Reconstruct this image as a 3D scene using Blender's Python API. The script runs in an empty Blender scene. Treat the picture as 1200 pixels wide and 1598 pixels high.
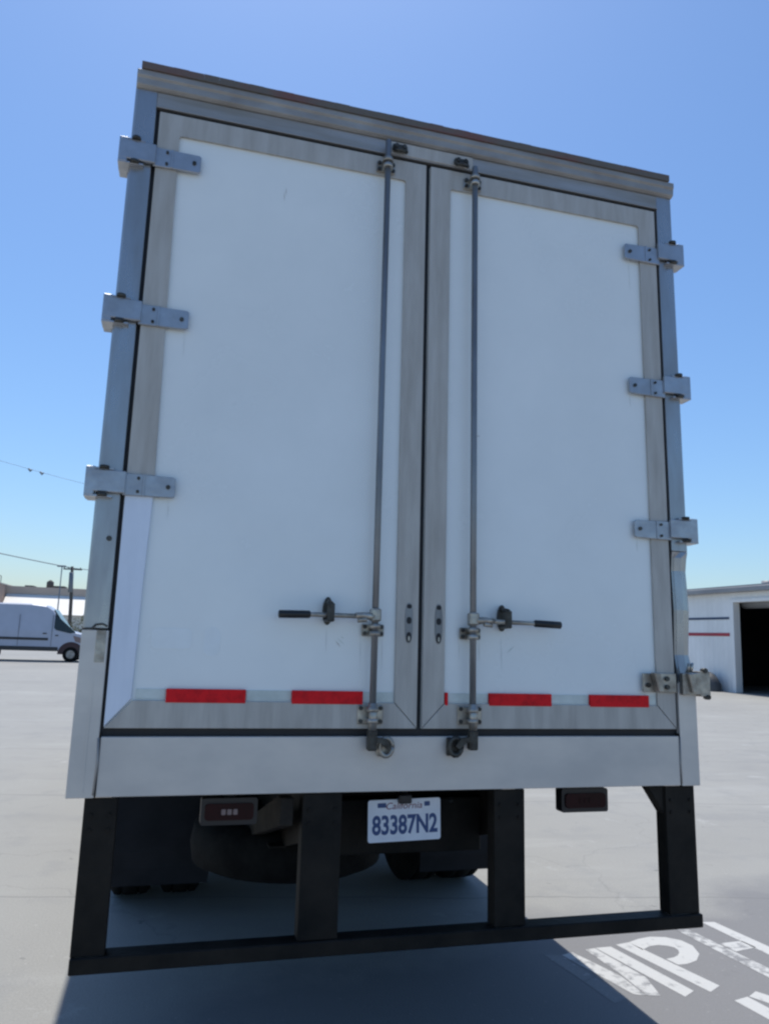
import bpy, bmesh, math, random
from mathutils import Vector, Matrix
random.seed(7)
S = bpy.context.scene
C = S.collection
rad = math.radians

# ---------------------------------------------------------------- camera
cd = bpy.data.cameras.new('camera')
cam = bpy.data.objects.new('camera', cd); C.objects.link(cam)
cam.location = (-0.98797, -2.95488, 1.69390)
cam.rotation_euler = (1.7333842, -0.0334922, -0.2713062)
cd.sensor_fit = 'VERTICAL'; cd.sensor_height = 36.0; cd.sensor_width = 27.0
cd.lens = 36.0 * 1190.325 / 1598.0
cd.clip_start = 0.05; cd.clip_end = 3000
S.camera = cam

# ---------------------------------------------------------------- light
SUN_EL, SUN_AZ = 67.0, 1.5          # azimuth clockwise from +Y
w = bpy.data.worlds.new('World'); S.world = w; w.use_nodes = True
nt = w.node_tree
bg = nt.nodes['Background']; bg.inputs['Strength'].default_value = 0.138
sky = nt.nodes.new('ShaderNodeTexSky'); sky.sky_type = 'NISHITA'; sky.sun_disc = False
sky.sun_elevation = rad(SUN_EL); sky.sun_rotation = rad(SUN_AZ)
sky.altitude = 0; sky.air_density = 1.3; sky.dust_density = 0.7; sky.ozone_density = 10.0
tint = nt.nodes.new('ShaderNodeMix'); tint.data_type = 'RGBA'; tint.blend_type = 'MULTIPLY'; tint.inputs[0].default_value = 1.0
tint.inputs[7].default_value = (.96, 1.0, 1.03, 1)
nt.links.new(sky.outputs[0], tint.inputs[6]); nt.links.new(tint.outputs[2], bg.inputs['Color'])
sl = bpy.data.lights.new('sun', 'SUN'); sl.energy = 4.6; sl.angle = rad(0.5); sl.color = (1.0, 0.95, 0.88)
sun = bpy.data.objects.new('sun', sl); C.objects.link(sun)
sd = Vector((math.sin(rad(SUN_AZ)) * math.cos(rad(SUN_EL)), math.cos(rad(SUN_AZ)) * math.cos(rad(SUN_EL)), math.sin(rad(SUN_EL))))
sun.rotation_euler = sd.to_track_quat('Z', 'Y').to_euler()
sun.location = (0, 30, 60)
S.view_settings.view_transform = 'Standard'; S.view_settings.look = 'None'
S.view_settings.exposure = 0.0; S.view_settings.gamma = 1.0
S.cycles.max_bounces = 8; S.cycles.diffuse_bounces = 2
S.cycles.filter_width = 2.4

# ---------------------------------------------------------------- materials
def mat(name, col, rough=.5, metal=0., col2=None, nscale=3., ndetail=5., bump=0., bscale=40., stretch=(1, 1, 1),
        rvar=0., spec=.5, nlo=.35, nhi=.65, coords='Object', bdist=.01):
    m = bpy.data.materials.new(name); m.use_nodes = True
    n = m.node_tree; p = n.nodes['Principled BSDF']
    p.inputs['Base Color'].default_value = (*col, 1); p.inputs['Roughness'].default_value = rough
    p.inputs['Metallic'].default_value = metal
    p.inputs['Specular IOR Level'].default_value = spec
    tc = n.nodes.new('ShaderNodeTexCoord'); mp = n.nodes.new('ShaderNodeMapping')
    mp.inputs['Scale'].default_value = stretch
    n.links.new(tc.outputs[coords], mp.inputs['Vector'])
    if col2 is not None or rvar:
        nz = n.nodes.new('ShaderNodeTexNoise'); nz.inputs['Scale'].default_value = nscale
        nz.inputs['Detail'].default_value = ndetail; nz.inputs['Roughness'].default_value = .6
        n.links.new(mp.outputs[0], nz.inputs['Vector'])
        mr = n.nodes.new('ShaderNodeMapRange'); mr.inputs[1].default_value = nlo; mr.inputs[2].default_value = nhi
        n.links.new(nz.outputs[0], mr.inputs[0])
        if col2 is not None:
            mx = n.nodes.new('ShaderNodeMix'); mx.data_type = 'RGBA'
            mx.inputs[6].default_value = (*col, 1); mx.inputs[7].default_value = (*col2, 1)
            n.links.new(mr.outputs[0], mx.inputs[0]); n.links.new(mx.outputs[2], p.inputs['Base Color'])
        if rvar:
            m2 = n.nodes.new('ShaderNodeMapRange'); m2.inputs[3].default_value = max(.02, rough - rvar); m2.inputs[4].default_value = rough + rvar
            n.links.new(mr.outputs[0], m2.inputs[0]); n.links.new(m2.outputs[0], p.inputs['Roughness'])
    if bump:
        nb = n.nodes.new('ShaderNodeTexNoise'); nb.inputs['Scale'].default_value = bscale; nb.inputs['Detail'].default_value = 4
        n.links.new(mp.outputs[0], nb.inputs['Vector'])
        bp = n.nodes.new('ShaderNodeBump'); bp.inputs['Strength'].default_value = bump; bp.inputs['Distance'].default_value = bdist
        n.links.new(nb.outputs[0], bp.inputs['Height']); n.links.new(bp.outputs[0], p.inputs['Normal'])
    return m

M = {}
M['panel'] = mat('white_panel', (.89, .925, .91), .26, 0, (.81, .85, .84), 1.6, 9, .12, 1.9, rvar=.08, bdist=.05, nlo=.35, nhi=.75)
M['film'] = mat('white_film', (.78, .84, .94), .22, 0, (.70, .76, .86), 4, 4, .1, 9, stretch=(3, 1, .6), bdist=.02)
M['alu'] = mat('aluminium_trim', (.54, .515, .47), .5, .12, (.43, .405, .365), 3.2, 8, .06, 60, stretch=(6, 1, .8), rvar=.08)
M['post'] = mat('steel_post', (.46, .465, .47), .32, .75, (.34, .35, .36), 2.6, 9, .08, 4, stretch=(3, 1, .7), rvar=.1, bdist=.02)
M['apron'] = mat('steel_apron', (.68, .645, .60), .45, .35, (.59, .56, .52), 2.2, 8, .08, 3, stretch=(1, 1, 2), rvar=.08, bdist=.02)
M['header'] = mat('header_metal', (.42, .41, .40), .45, .4, (.30, .285, .26), 3, 6, .1, 5, stretch=(.5, 1, 5), rvar=.1)
M['tan'] = mat('weathered_strip', (.40, .39, .375), .5, .35, (.29, .27, .25), 4, 9, .15, 30, stretch=(1, 1, 2))
M['edge'] = mat('rusty_edge', (.15, .13, .11), .7, .1, (.20, .085, .075), 4.1, 9, .3, 30, stretch=(.6, 1, 2), nlo=.50, nhi=.70)
M['rubber'] = mat('black_rubber', (.012, .013, .016), .6, 0, (.02, .02, .022), 8)
M['hinge'] = mat('hinge_metal', (.47, .48, .50), .36, .7, (.36, .38, .41), 12, 4, .1, 40, rvar=.08)
M['galv'] = mat('galvanised', (.50, .48, .43), .38, .7, (.28, .25, .21), 14, 6, .15, 50, rvar=.1)
M['rod'] = mat('rod_steel', (.30, .31, .315), .42, .55, (.20, .20, .20), 6, 5, .1, 50, stretch=(1, 1, .3))
M['darksteel'] = mat('dark_steel', (.09, .09, .08), .5, .5, (.04, .036, .03), 30, 5, .2, 60)
M['black'] = mat('black_plastic', (.012, .012, .014), .35)
M['paintblk'] = mat('black_painted_steel', (.006, .006, .0055), .6, 0, (.022, .018, .014), 5, 9, .25, 30, spec=.2)
M['redtape'] = mat('red_reflector', (.80, .016, .022), .45, 0, (.42, .010, .016), 22, 8, .2, 220, nlo=.45, nhi=.8, spec=.15)
M['whitetape'] = mat('white_reflector', (.70, .76, .72), .35, 0, (.55, .61, .57), 14, 3, .1, 200)
M['lens'] = mat('red_lens', (.024, .002, .004), .25, 0, (.016, .002, .003), 20, spec=.2)
M['clear'] = mat('lens_glint_headlamp', (.22, .16, .155), .3)  # paints the reflection in the left tail lamp; also the van headlamp
M['reflection'] = mat('door_reflection', (.88, .93, .93), .42, 0, (.84, .885, .88), 12)  # soft reflection in the left door, put into the colour
M['grime'] = mat('grime_run', (.66, .68, .66), .5, 0, (.80, .83, .82), 9, 6, stretch=(8, 1, 1))
M['plate'] = mat('plate_white', (.78, .80, .84), .35, 0, (.70, .72, .76), 10)
M['navy'] = mat('navy_ink', (.035, .075, .20), .45)
M['redink'] = mat('red_ink', (.22, .05, .07), .4)
M['sidewhite'] = mat('box_side_white', (.72, .73, .73), .4, 0, (.62, .63, .62), 1.5, 5)
M['tyre'] = mat('tyre_rubber', (.006, .006, .006), .85, 0, (.014, .014, .013), 9, 4, .3, 50, spec=.15)
M['rim'] = mat('wheel_rim', (.35, .35, .35), .4, .5, (.2, .19, .17), 8)
M['brownsteel'] = mat('dusty_brown_steel', (.040, .033, .026), .8, 0, (.016, .014, .012), 8, 6, .2, 20, spec=.15)
M['flap'] = mat('mud_flap', (.012, .013, .016), .6, 0, (.02, .021, .025), 5, spec=.2)
M['glass'] = mat('dark_glass', (.012, .018, .024), .08)
M['vanwhite'] = mat('van_white', (.43, .47, .57), .3, 0, (.39, .43, .52), 1, 3)
M['trimblk'] = mat('van_trim', (.03, .032, .036), .5)
M['vanred'] = mat('dark_red_lens', (.035, .012, .02), .4)
M['bldwhite'] = mat('white_roof', (.80, .78, .73), .6, 0, (.70, .68, .63), .25, 4)
M['bldtan'] = mat('tan_parapet', (.56, .46, .38), .8, 0, (.47, .39, .33), .15, 4)
M['bldred'] = mat('salmon_wall', (.50, .34, .26), .8, 0, (.40, .29, .23), .5, 4)
M['pole'] = mat('pole_wood', (.10, .095, .09), .85, 0, (.07, .065, .06), 3, stretch=(1, 1, .2))
M['wire'] = mat('wire_grey', (.16, .19, .22), .6)
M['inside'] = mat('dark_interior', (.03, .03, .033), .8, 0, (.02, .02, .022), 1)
M['stripeblue'] = mat('navy_stripe', (.02, .045, .10), .5, 0, (.03, .06, .12), 2)
M['stripered'] = mat('red_stripe', (.42, .03, .05), .5, 0, (.33, .03, .05), 2)
M['gutter'] = mat('roof_fascia', (.33, .33, .33), .5, .2, (.25, .25, .26), .8, 5)
M['bark'] = mat('bark', (.08, .06, .045), .9)
M['leaf'] = mat('leaf', (.05, .075, .03), .6, 0, (.09, .10, .05), 3)
M['tarp'] = mat('dark_tarp', (.045, .05, .06), .6, 0, (.07, .075, .08), 4, 5, .3, 6)
M['cabblue'] = mat('cab_white', (.7, .7, .7), .25)

def corrugated():
    m = mat('corrugated_wall', (.86, .87, .86), .45, 0, (.74, .75, .74), .7, 6, stretch=(1, 1, .5))
    n = m.node_tree; p = n.nodes['Principled BSDF']
    tc = n.nodes.new('ShaderNodeTexCoord'); wv = n.nodes.new('ShaderNodeTexWave'); wv.bands_direction = 'Y'
    wv.inputs['Scale'].default_value = 1.1
    n.links.new(tc.outputs['Object'], wv.inputs['Vector'])
    b = n.nodes.new('ShaderNodeBump'); b.inputs['Strength'].default_value = .5; b.inputs['Distance'].default_value = .03
    n.links.new(wv.outputs['Fac'], b.inputs['Height']); n.links.new(b.outputs[0], p.inputs['Normal'])
    return m
M['corr'] = corrugated()

def ground_nodes(n):
    """worn asphalt / old concrete lot: returns colour socket and normal socket"""
    N = n.nodes.new; L = n.links.new
    tc = N('ShaderNodeTexCoord')
    def noise(scale, detail, st=(1, 1, 1), rot=0):
        mp = N('ShaderNodeMapping'); mp.inputs['Scale'].default_value = st; mp.inputs['Rotation'].default_value = (0, 0, rot)
        L(tc.outputs['Object'], mp.inputs['Vector'])
        z = N('ShaderNodeTexNoise'); z.inputs['Scale'].default_value = scale; z.inputs['Detail'].default_value = detail
        z.inputs['Roughness'].default_value = .62
        L(mp.outputs[0], z.inputs['Vector']); return z.outputs[0]
    def rng(s, a, b, c=0., d=1.):
        r = N('ShaderNodeMapRange'); r.inputs[1].default_value = a; r.inputs[2].default_value = b
        r.inputs[3].default_value = c; r.inputs[4].default_value = d; L(s, r.inputs[0]); return r.outputs[0]
    def mix(f, a, b):
        x = N('ShaderNodeMix'); x.data_type = 'RGBA'
        if isinstance(f, float): x.inputs[0].default_value = f
        else: L(f, x.inputs[0])
        for i, v in ((6, a), (7, b)):
            if isinstance(v, tuple): x.inputs[i].default_value = (*v, 1)
            else: L(v, x.inputs[i])
        return x.outputs[2]
    c = mix(rng(noise(.25, 6), .35, .65), (.345, .342, .315), (.30, .297, .275))
    c = mix(rng(noise(.5, 9, (1, 3.2, 1), rad(25)), .52, .70, 0, .5), c, (.245, .247, .242))
    c = mix(rng(noise(.4, 9, (.6, 2.6, 1), rad(-20)), .55, .72, 0, .45), c, (.44, .44, .415))
    c = mix(rng(noise(2.6, 9),   .54, .66, 0, .42), c, (.26, .262, .255))          # blotches
    c = mix(rng(noise(1.7, 6), .64, .70, 0, .5), c, (.47, .47, .45))             # pale cement patches
    c = mix(rng(noise(4.2, 4), .685, .72, 0, .55), c, (.10, .10, .10))           # oil drops
    vo = N('ShaderNodeTexVoronoi'); vo.feature = 'DISTANCE_TO_EDGE'; vo.inputs['Scale'].default_value = .42
    wv = N('ShaderNodeVectorMath'); wv.operation = 'ADD'; nz3 = N('ShaderNodeTexNoise'); nz3.inputs['Scale'].default_value = 1.4; nz3.inputs['Detail'].default_value = 6
    L(tc.outputs['Object'], nz3.inputs['Vector']); L(tc.outputs['Object'], wv.inputs[0]); L(nz3.outputs['Color'], wv.inputs[1]); L(wv.outputs[0], vo.inputs['Vector'])
    c = mix(rng(vo.outputs['Distance'], .0, .006, .22, 0), c, (.12, .12, .12))   # hairline cracks
    # darker asphalt near the lettering, painted on under the truck to deepen its shadow
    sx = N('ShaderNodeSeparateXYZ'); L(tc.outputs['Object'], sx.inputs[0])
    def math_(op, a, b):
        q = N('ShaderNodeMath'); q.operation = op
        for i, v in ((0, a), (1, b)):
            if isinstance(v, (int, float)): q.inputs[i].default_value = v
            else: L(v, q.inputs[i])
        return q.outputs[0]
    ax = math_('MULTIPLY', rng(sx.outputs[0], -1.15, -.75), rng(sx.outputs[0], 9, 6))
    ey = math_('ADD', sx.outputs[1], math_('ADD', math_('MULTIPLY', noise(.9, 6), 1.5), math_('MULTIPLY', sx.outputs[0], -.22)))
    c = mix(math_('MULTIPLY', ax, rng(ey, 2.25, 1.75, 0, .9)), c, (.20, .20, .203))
    fine = noise(90, 4)
    c = mix(rng(fine, .35, .7, 0, .35), c, (.16, .16, .16))
    c = mix(rng(noise(28, 3), .66, .74, 0, .35), c, (.5, .49, .46))
    # expansion joints / saw cuts every few metres
    def joint(s, period, off, wd):
        a = math_('FRACT', math_('DIVIDE', math_('ADD', s, off), period), 0)
        return math_('LESS_THAN', a, wd / period)
    rot = math_('ADD', math_('MULTIPLY', sx.outputs[0], .17), sx.outputs[1])
    wob = math_('ADD', rot, math_('MULTIPLY', noise(1.5, 3), .12))
    j = joint(wob, 3.1, .75, .022)
    c = mix(math_('MULTIPLY', j, .4), c, (.14, .14, .14))
    bp = N('ShaderNodeBump'); bp.inputs['Strength'].default_value = .5; bp.inputs['Distance'].default_value = .006
    L(fine, bp.inputs['Height'])
    return c, bp.outputs[0], mix, rng, noise, math_

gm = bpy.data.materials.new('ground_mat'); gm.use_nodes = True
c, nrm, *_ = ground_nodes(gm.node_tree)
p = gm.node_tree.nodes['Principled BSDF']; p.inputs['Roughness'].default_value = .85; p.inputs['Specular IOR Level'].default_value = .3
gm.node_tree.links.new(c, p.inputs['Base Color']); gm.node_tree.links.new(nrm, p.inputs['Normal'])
pm = bpy.data.materials.new('worn_paint'); pm.use_nodes = True
c, nrm, mix, rng, noise, math_ = ground_nodes(pm.node_tree)
p = pm.node_tree.nodes['Principled BSDF']; p.inputs['Roughness'].default_value = .7
at = pm.node_tree.nodes.new('ShaderNodeAttribute'); at.attribute_type = 'OBJECT'; at.attribute_name = 'wear'
wn = math_('ADD', noise(14, 7), math_('MULTIPLY', at.outputs['Fac'], -.3))
cc = mix(rng(wn, .24, .40), c, (.50, .50, .48))
cc = mix(rng(noise(60, 6), .55, .75, 0, .35), cc, (.40, .40, .39))
pm.node_tree.links.new(cc, p.inputs['Base Color']); pm.node_tree.links.new(nrm, p.inputs['Normal'])

# ---------------------------------------------------------------- mesh helpers
def bm_new(): return bmesh.new()
def box(bm, x0, x1, y0, y1, z0, z1, bev=0., mi=0, seg=1):
    v = [bm.verts.new(c) for c in ((x0, y0, z0), (x1, y0, z0), (x1, y1, z0), (x0, y1, z0), (x0, y0, z1), (x1, y0, z1), (x1, y1, z1), (x0, y1, z1))]
    fs = [bm.faces.new([v[i] for i in q]) for q in ((3, 2, 1, 0), (4, 5, 6, 7), (0, 1, 5, 4), (1, 2, 6, 5), (2, 3, 7, 6), (3, 0, 4, 7))]
    for f in fs: f.material_index = mi
    if bev:
        es = list({e for f in fs for e in f.edges})
        r = bmesh.ops.bevel(bm, geom=es, offset=bev, segments=seg, affect='EDGES', clamp_overlap=True)
        for f in r['faces']: f.material_index = mi
    return v
def tube(bm, pts, r, n=12, cap=True, mi=0):
    pts = [Vector(q) for q in pts]; rs = r if isinstance(r, (list, tuple)) else [r] * len(pts)
    rings = []; prev = None
    for i, q in enumerate(pts):
        d = (pts[min(i + 1, len(pts) - 1)] - pts[max(i - 1, 0)]).normalized()
        a = prev if prev is not None else (Vector((0, 0, 1)) if abs(d.z) < .9 else Vector((1, 0, 0)))
        u = (a - d * a.dot(d)).normalized(); vv = d.cross(u); prev = u
        rings.append([bm.verts.new(q + (u * math.cos(t) + vv * math.sin(t)) * rs[i]) for t in [2 * math.pi * k / n for k in range(n)]])
    for a, b in zip(rings, rings[1:]):
        for k in range(n):
            f = bm.faces.new((a[k], a[(k + 1) % n], b[(k + 1) % n], b[k])); f.smooth = True; f.material_index = mi
    if cap:
        f = bm.faces.new(rings[0][::-1]); f.material_index = mi
        f = bm.faces.new(rings[-1]); f.material_index = mi
def lathe_x(bm, cx, cy, cz, prof, n=32, mi=0):
    """profile of (x offset, radius) turned about an axis parallel to X"""
    rings = [[bm.verts.new((cx + px, cy + pr * math.cos(2 * math.pi * k / n), cz + pr * math.sin(2 * math.pi * k / n))) for k in range(n)] for px, pr in prof]
    for a, b in zip(rings, rings[1:]):
        for k in range(n):
            f = bm.faces.new((a[k], a[(k + 1) % n], b[(k + 1) % n], b[k])); f.smooth = True; f.material_index = mi
    bm.faces.new(rings[0][::-1]).material_index = mi; bm.faces.new(rings[-1]).material_index = mi
def prism(bm, poly, axis, a, b, mi=0, bev=0):
    """extrude a 2-D outline: axis 'y' -> (x,z) points, 'x' -> (y,z) points, 'z' -> (x,y)"""
    def P(q, t): return {'y': (q[0], t, q[1]), 'x': (t, q[0], q[1]), 'z': (q[0], q[1], t)}[axis]
    A = [bm.verts.new(P(q, a)) for q in poly]; B = [bm.verts.new(P(q, b)) for q in poly]
    fs = [bm.faces.new(A), bm.faces.new(B[::-1])]
    for i in range(len(poly)):
        j = (i + 1) % len(poly); fs.append(bm.faces.new((A[j], A[i], B[i], B[j])))
    for f in fs: f.material_index = mi
    if bev:
        bmesh.ops.bevel(bm, geom=list({e for f in fs for e in f.edges}), offset=bev, segments=1, affect='EDGES', clamp_overlap=True)
def obj(name, bm, mats, parent=None, label=None, loc=None):
    bmesh.ops.recalc_face_normals(bm, faces=bm.faces)
    me = bpy.data.meshes.new(name); bm.to_mesh(me); bm.free()
    for m in (mats if isinstance(mats, (list, tuple)) else [mats]): me.materials.append(M[m] if isinstance(m, str) else m)
    o = bpy.data.objects.new(name, me); C.objects.link(o)
    if parent: o.parent = parent
    if label: o['label'] = label
    if loc: o.location = loc
    return o
def islands(name, bm, mats, parent=None, label=None, loc=None):
    """like obj(), but every loose piece becomes an object of its own"""
    bm.verts.ensure_lookup_table(); seen = set(); out = []
    for v0 in list(bm.verts):
        if v0 in seen: continue
        st = [v0]; seen.add(v0); comp = []
        while st:
            q = st.pop(); comp.append(q)
            for e in q.link_edges:
                w_ = e.other_vert(q)
                if w_ not in seen: seen.add(w_); st.append(w_)
        nb = bmesh.new(); mp = {q: nb.verts.new(q.co) for q in comp}
        for f in {f for q in comp for f in q.link_faces}:
            nf = nb.faces.new([mp[q] for q in f.verts]); nf.smooth = f.smooth; nf.material_index = f.material_index
        out.append(obj(name, nb, mats, parent, label, loc))
    bm.free(); return out
def thing(name, label, cat, loc=(0, 0, 0), rot=(0, 0, 0), group=None):
    o = bpy.data.objects.new(name, None); C.objects.link(o); o.location = loc; o.rotation_euler = rot
    o.empty_display_size = .2
    o['label'] = label; o['category'] = cat
    if group: o['group'] = group
    return o
def tag(o, label, cat, group=None):
    o['label'] = label; o['category'] = cat
    if group: o['group'] = group
    return o
def text(name, body, size, m, parent, loc, rot=(rad(90), 0, 0), ext=.0006, sx=1., shear=0., bold=0.):
    cu = bpy.data.curves.new(name, 'FONT'); cu.body = body; cu.size = size; cu.extrude = ext; cu.shear = shear; cu.offset = bold
    cu.align_x = 'CENTER'; cu.align_y = 'CENTER'
    t = bpy.data.objects.new('tmp_text', cu); C.objects.link(t)
    dg = bpy.context.evaluated_depsgraph_get(); dg.update()
    me = bpy.data.meshes.new_from_object(t.evaluated_get(dg)); bpy.data.objects.remove(t)
    me.materials.clear(); me.materials.append(M[m]); me.name = name
    o = bpy.data.objects.new(name, me); C.objects.link(o); o.parent = parent; o.location = loc; o.rotation_euler = rot; o.scale = (sx, 1, 1)
    return o

# ================================================================ THE SETTING
bm = bm_new(); R = 900
v = [bm.verts.new(c) for c in ((-R, -R, 0), (R, -R, 0), (R, R, 0), (-R, R, 0))]; bm.faces.new(v)
g = obj('ground', bm, gm); g['kind'] = 'structure'; g['label'] = 'worn pale grey asphalt and concrete parking lot'

def marking(polys, wear, label, zz=.0012):
    bm = bm_new()
    for pl in polys:
        for h in ([pl] if not isinstance(pl[0][0], (list, tuple)) else pl):
            f = bm.faces.new([bm.verts.new((x, y, zz)) for x, y in h])
    bmesh.ops.triangulate(bm, faces=bm.faces)
    bmesh.ops.recalc_face_normals(bm, faces=bm.faces)
    for f in bm.faces:
        if f.normal.z < 0: f.normal_flip()
    o = obj('painted_letter', bm, pm); o['kind'] = 'structure'; o['wear'] = wear; o['label'] = label
    return o
# letter P : stem plus bowl built as one ribbon
def ribbon(pts_out, pts_in):
    return [[a, b, c_, d] for a, b, c_, d in zip(pts_out, pts_out[1:], pts_in[1:], pts_in)]
bowl_o = [(1.700, 1.232), (1.785, 1.268), (1.875, 1.285), (1.965, 1.262), (2.030, 1.200), (2.045, 1.120), (2.005, 1.010), (1.930, .935), (1.850, .905), (1.790, .905)]
bowl_i = [(1.715, 1.120), (1.790, 1.160), (1.850, 1.165), (1.895, 1.145), (1.920, 1.115), (1.920, 1.080), (1.900, 1.045), (1.868, 1.015), (1.828, .995), (1.772, .985)]
marking([[(1.605, 1.215), (1.700, 1.232), (1.840, .640), (1.745, .588)]] + ribbon(bowl_o, bowl_i), -.12 + .18, 'painted white letter P on the asphalt')
marking([[(1.462, 1.195), (1.560, 1.195), (1.668, .615), (1.583, .568)]], 0.10, 'clear right stem of a painted letter M')
marking([[(1.392, 1.185), (1.455, 1.192), (1.520, .80), (1.468, .60), (1.402, .62), (1.41, .85)], [(1.222, 1.14), (1.30, 1.165), (1.398, .84), (1.398, .62), (1.345, .64)]], .42, 'scuffed middle of a painted letter M')
marking([[(1.120, 1.165), (1.215, 1.14), (1.255, .86), (1.170, .82)], [(1.171, .812), (1.256, .852), (1.29, .61), (1.195, .575)]], 1.15, 'nearly worn away left stem of a painted letter M')
marking([[(2.350, 1.44), (2.435, 1.425), (2.50, .93), (2.405, .86)]], .15, 'faded right stroke of the letter beyond the P')
marking([[(2.105, 1.375), (2.185, 1.34), (2.265, .73), (2.172, .665)]], .55, 'very faded left stroke of the letter beyond the P')
marking([[(2.228, 1.12), (2.388, 1.13), (2.402, 1.03), (2.240, 1.0)]], .4, 'faded crossbar of the letter beyond the P')
marking([[(1.80, .485), (1.895, .508), (1.965, .02), (1.87, -.03)]], 0., 'stem of the painted letter in the next row')
marking([[(1.905, .508), (1.98, .55), (2.25, .12), (2.20, -.02)]], 0., 'slanting stroke of the painted letter in the next row')

# ================================================================ THE BOX TRUCK
TH = rad(1.55)          # the body rakes nose-down
truck = thing('box_truck', 'large white box truck seen from behind with closed twin rear doors and black underride bumper', 'truck', (0, 0, 0), (-TH, 0, 0))
G = 1.10                # height of the box bottom above the ground at the rear
def z(v): return v + G

# ---- box body
bm = bm_new()
L_BOX = 7.6
box(bm, -1.285, 1.285, .10, L_BOX, z(.03), z(2.86), .012)
body = obj('cargo_box', bm, 'sidewhite', truck)
bm = bm_new()
for s in (-1, 1):
    box(bm, s * 1.286 - (.012 if s < 0 else 0), s * 1.286 + (.012 if s > 0 else 0), .11, L_BOX, z(.01), z(.12), .003)
    box(bm, s * 1.286 - (.012 if s < 0 else 0), s * 1.286 + (.012 if s > 0 else 0), .11, L_BOX, z(2.72), z(2.88), .003)
islands('side_rail', bm, 'apron', truck)
bm = bm_new(); box(bm, -1.27, 1.27, .1, L_BOX, z(2.862), z(2.885), .006); obj('roof_skin', bm, 'apron', truck)
bm = bm_new(); box(bm, -1.25, 1.25, .12, L_BOX - .1, z(.012), z(.028)); obj('box_floor', bm, 'paintblk', truck)
# ---- corner posts (each with a folded face and a return lip)
def post(s):
    a, b = 1.206, 1.295
    bm = bm_new()
    poly = [(a, 0), (b - .01, 0), (b, .01), (b, .12), (a, .12)]
    if s < 0:
        prism(bm, [(-x, y) for x, y in poly], 'z', z(.592), z(2.87), bev=.002)
    else:
        # right post: a creased, dented length between z .45 and 1.05
        prism(bm, poly, 'z', z(1.03), z(2.87), bev=.002)
        zs = [.44, .50, .56, .66, .76, .86, .94, 1.0, 1.027]
        off = [0, .004, .015, .010, .005, .008, .011, .005, 0]
        prev = None
        for zz, o_ in zip(zs, off):
            ring = [bm.verts.new((x + (0 if y > .05 else -o_ * (.6 if x > 1.25 else .1)), y + (o_ if y < .05 else 0), z(zz))) for x, y in
                    [(a, 0), (1.225, .006 if o_ else 0), (1.25, -.010 * (o_ > 0)), (b - .01, 0), (b, .01), (b, .12), (a, .12)]]
            if prev:
                for k in range(7): bm.faces.new((prev[k], prev[(k + 1) % 7], ring[(k + 1) % 7], ring[k]))
            else: bm.faces.new(ring[::-1])
            prev = ring
        bm.faces.new(prev)
    return obj('corner_post', bm, 'post', truck)
pl_ = post(-1); pr_ = post(1); pr_['label'] = 'dented right corner post'
# lower post covers, wider plates running down beside the apron
bm = bm_new(); prism(bm, [(-1.295, 0), (-1.202, 0), (-1.202, .585), (-1.295, .585)], 'y', -.003, .11, bev=.002)
box(bm, -1.245, -1.238, -.0045, -.003, z(0) - G + .01, .40)
o = obj('post_cover', bm, 'apron', truck, 'lower left post cover plate with rough top seam', (0, 0, G))
bm = bm_new(); prism(bm, [(1.204, 0), (1.295, 0), (1.295, .437), (1.204, .437)], 'y', -.003, .11, bev=.002)
obj('post_cover', bm, 'apron', truck, 'lower right post cover plate', (0, 0, G))
# torn seam pieces on the left post
bm = bm_new()
tube(bm, [(-1.292, -.008, z(.588)), (-1.262, -.010, z(.590)), (-1.248, -.012, z(.605)), (-1.225, -.008, z(.608)), (-1.209, -.004, z(.600))], .0035, 6)
obj('weld_seam', bm, 'darksteel', truck)
bm = bm_new(); box(bm, -1.243, -1.210, -.006, -.003, z(.47), z(.585), .001); obj('patch_plate', bm, 'galv', truck)
bm = bm_new(); tube(bm, [(-1.232, -.005, z(.925)), (-1.229, .02, z(.925))], .010, 10); obj('plug_hole', bm, 'darksteel', truck)
# ---- rear apron (sill)
bm = bm_new(); prism(bm, [(-1.196, .002), (1.198, .002), (1.198, .208), (-1.196, .208)], 'y', -.001, .11, bev=.002)
obj('rear_sill', bm, 'apron', truck, 'wide bare metal sill under the doors', (0, 0, G))
bm = bm_new()
box(bm, -1.201, -1.197, .002, .1, z(.0), z(.22)); box(bm, 1.1985, 1.2025, .002, .1, z(0), z(.22))
islands('sill_seam', bm, 'brownsteel', truck)
# rust-tinged caulk line along both sill ends
bm = bm_new()
tube(bm, [(-1.204, -.004, z(.01)), (-1.199, -.005, z(.12)), (-1.203, -.004, z(.205))], .004, 6)
tube(bm, [(1.201, -.003, z(.01)), (1.199, -.003, z(.10)), (1.202, -.003, z(.205))], .003, 6)
islands('sealant_bead', bm, 'tan', truck)
# ---- header
bm = bm_new()
box(bm, -1.206, 1.206, .0, .12, z(2.768), z(2.832), .002)
box(bm, -1.206, 1.206, -.004, .0, z(2.760), z(2.768), .001)
obj('header_rail', bm, 'header', truck)
bm = bm_new(); box(bm, -.205, .215, -.008, -.001, z(2.766), z(2.828), .002); obj('header_plate', bm, 'alu', truck)
bm = bm_new()
prism(bm, [(-.006, 2.833), (-.020, 2.842), (-.020, 2.872), (-.028, 2.880), (-.028, 2.905), (.12, 2.905), (.12, 2.833)], 'x', -1.292, 1.292, bev=.0015)
obj('cornice', bm, 'tan', truck, 'weathered tan cornice above the doors', (0, 0, G))
bm = bm_new()
xs = [-1.276 + i * (1.262 + 1.276) / 40 for i in range(41)]
for i in range(40):
    a, b = xs[i], xs[i + 1]; h0 = 2.938 + random.uniform(-.0012, .0012)
    box(bm, a, b - .0004, -.036, .12, 2.906, h0)
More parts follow.
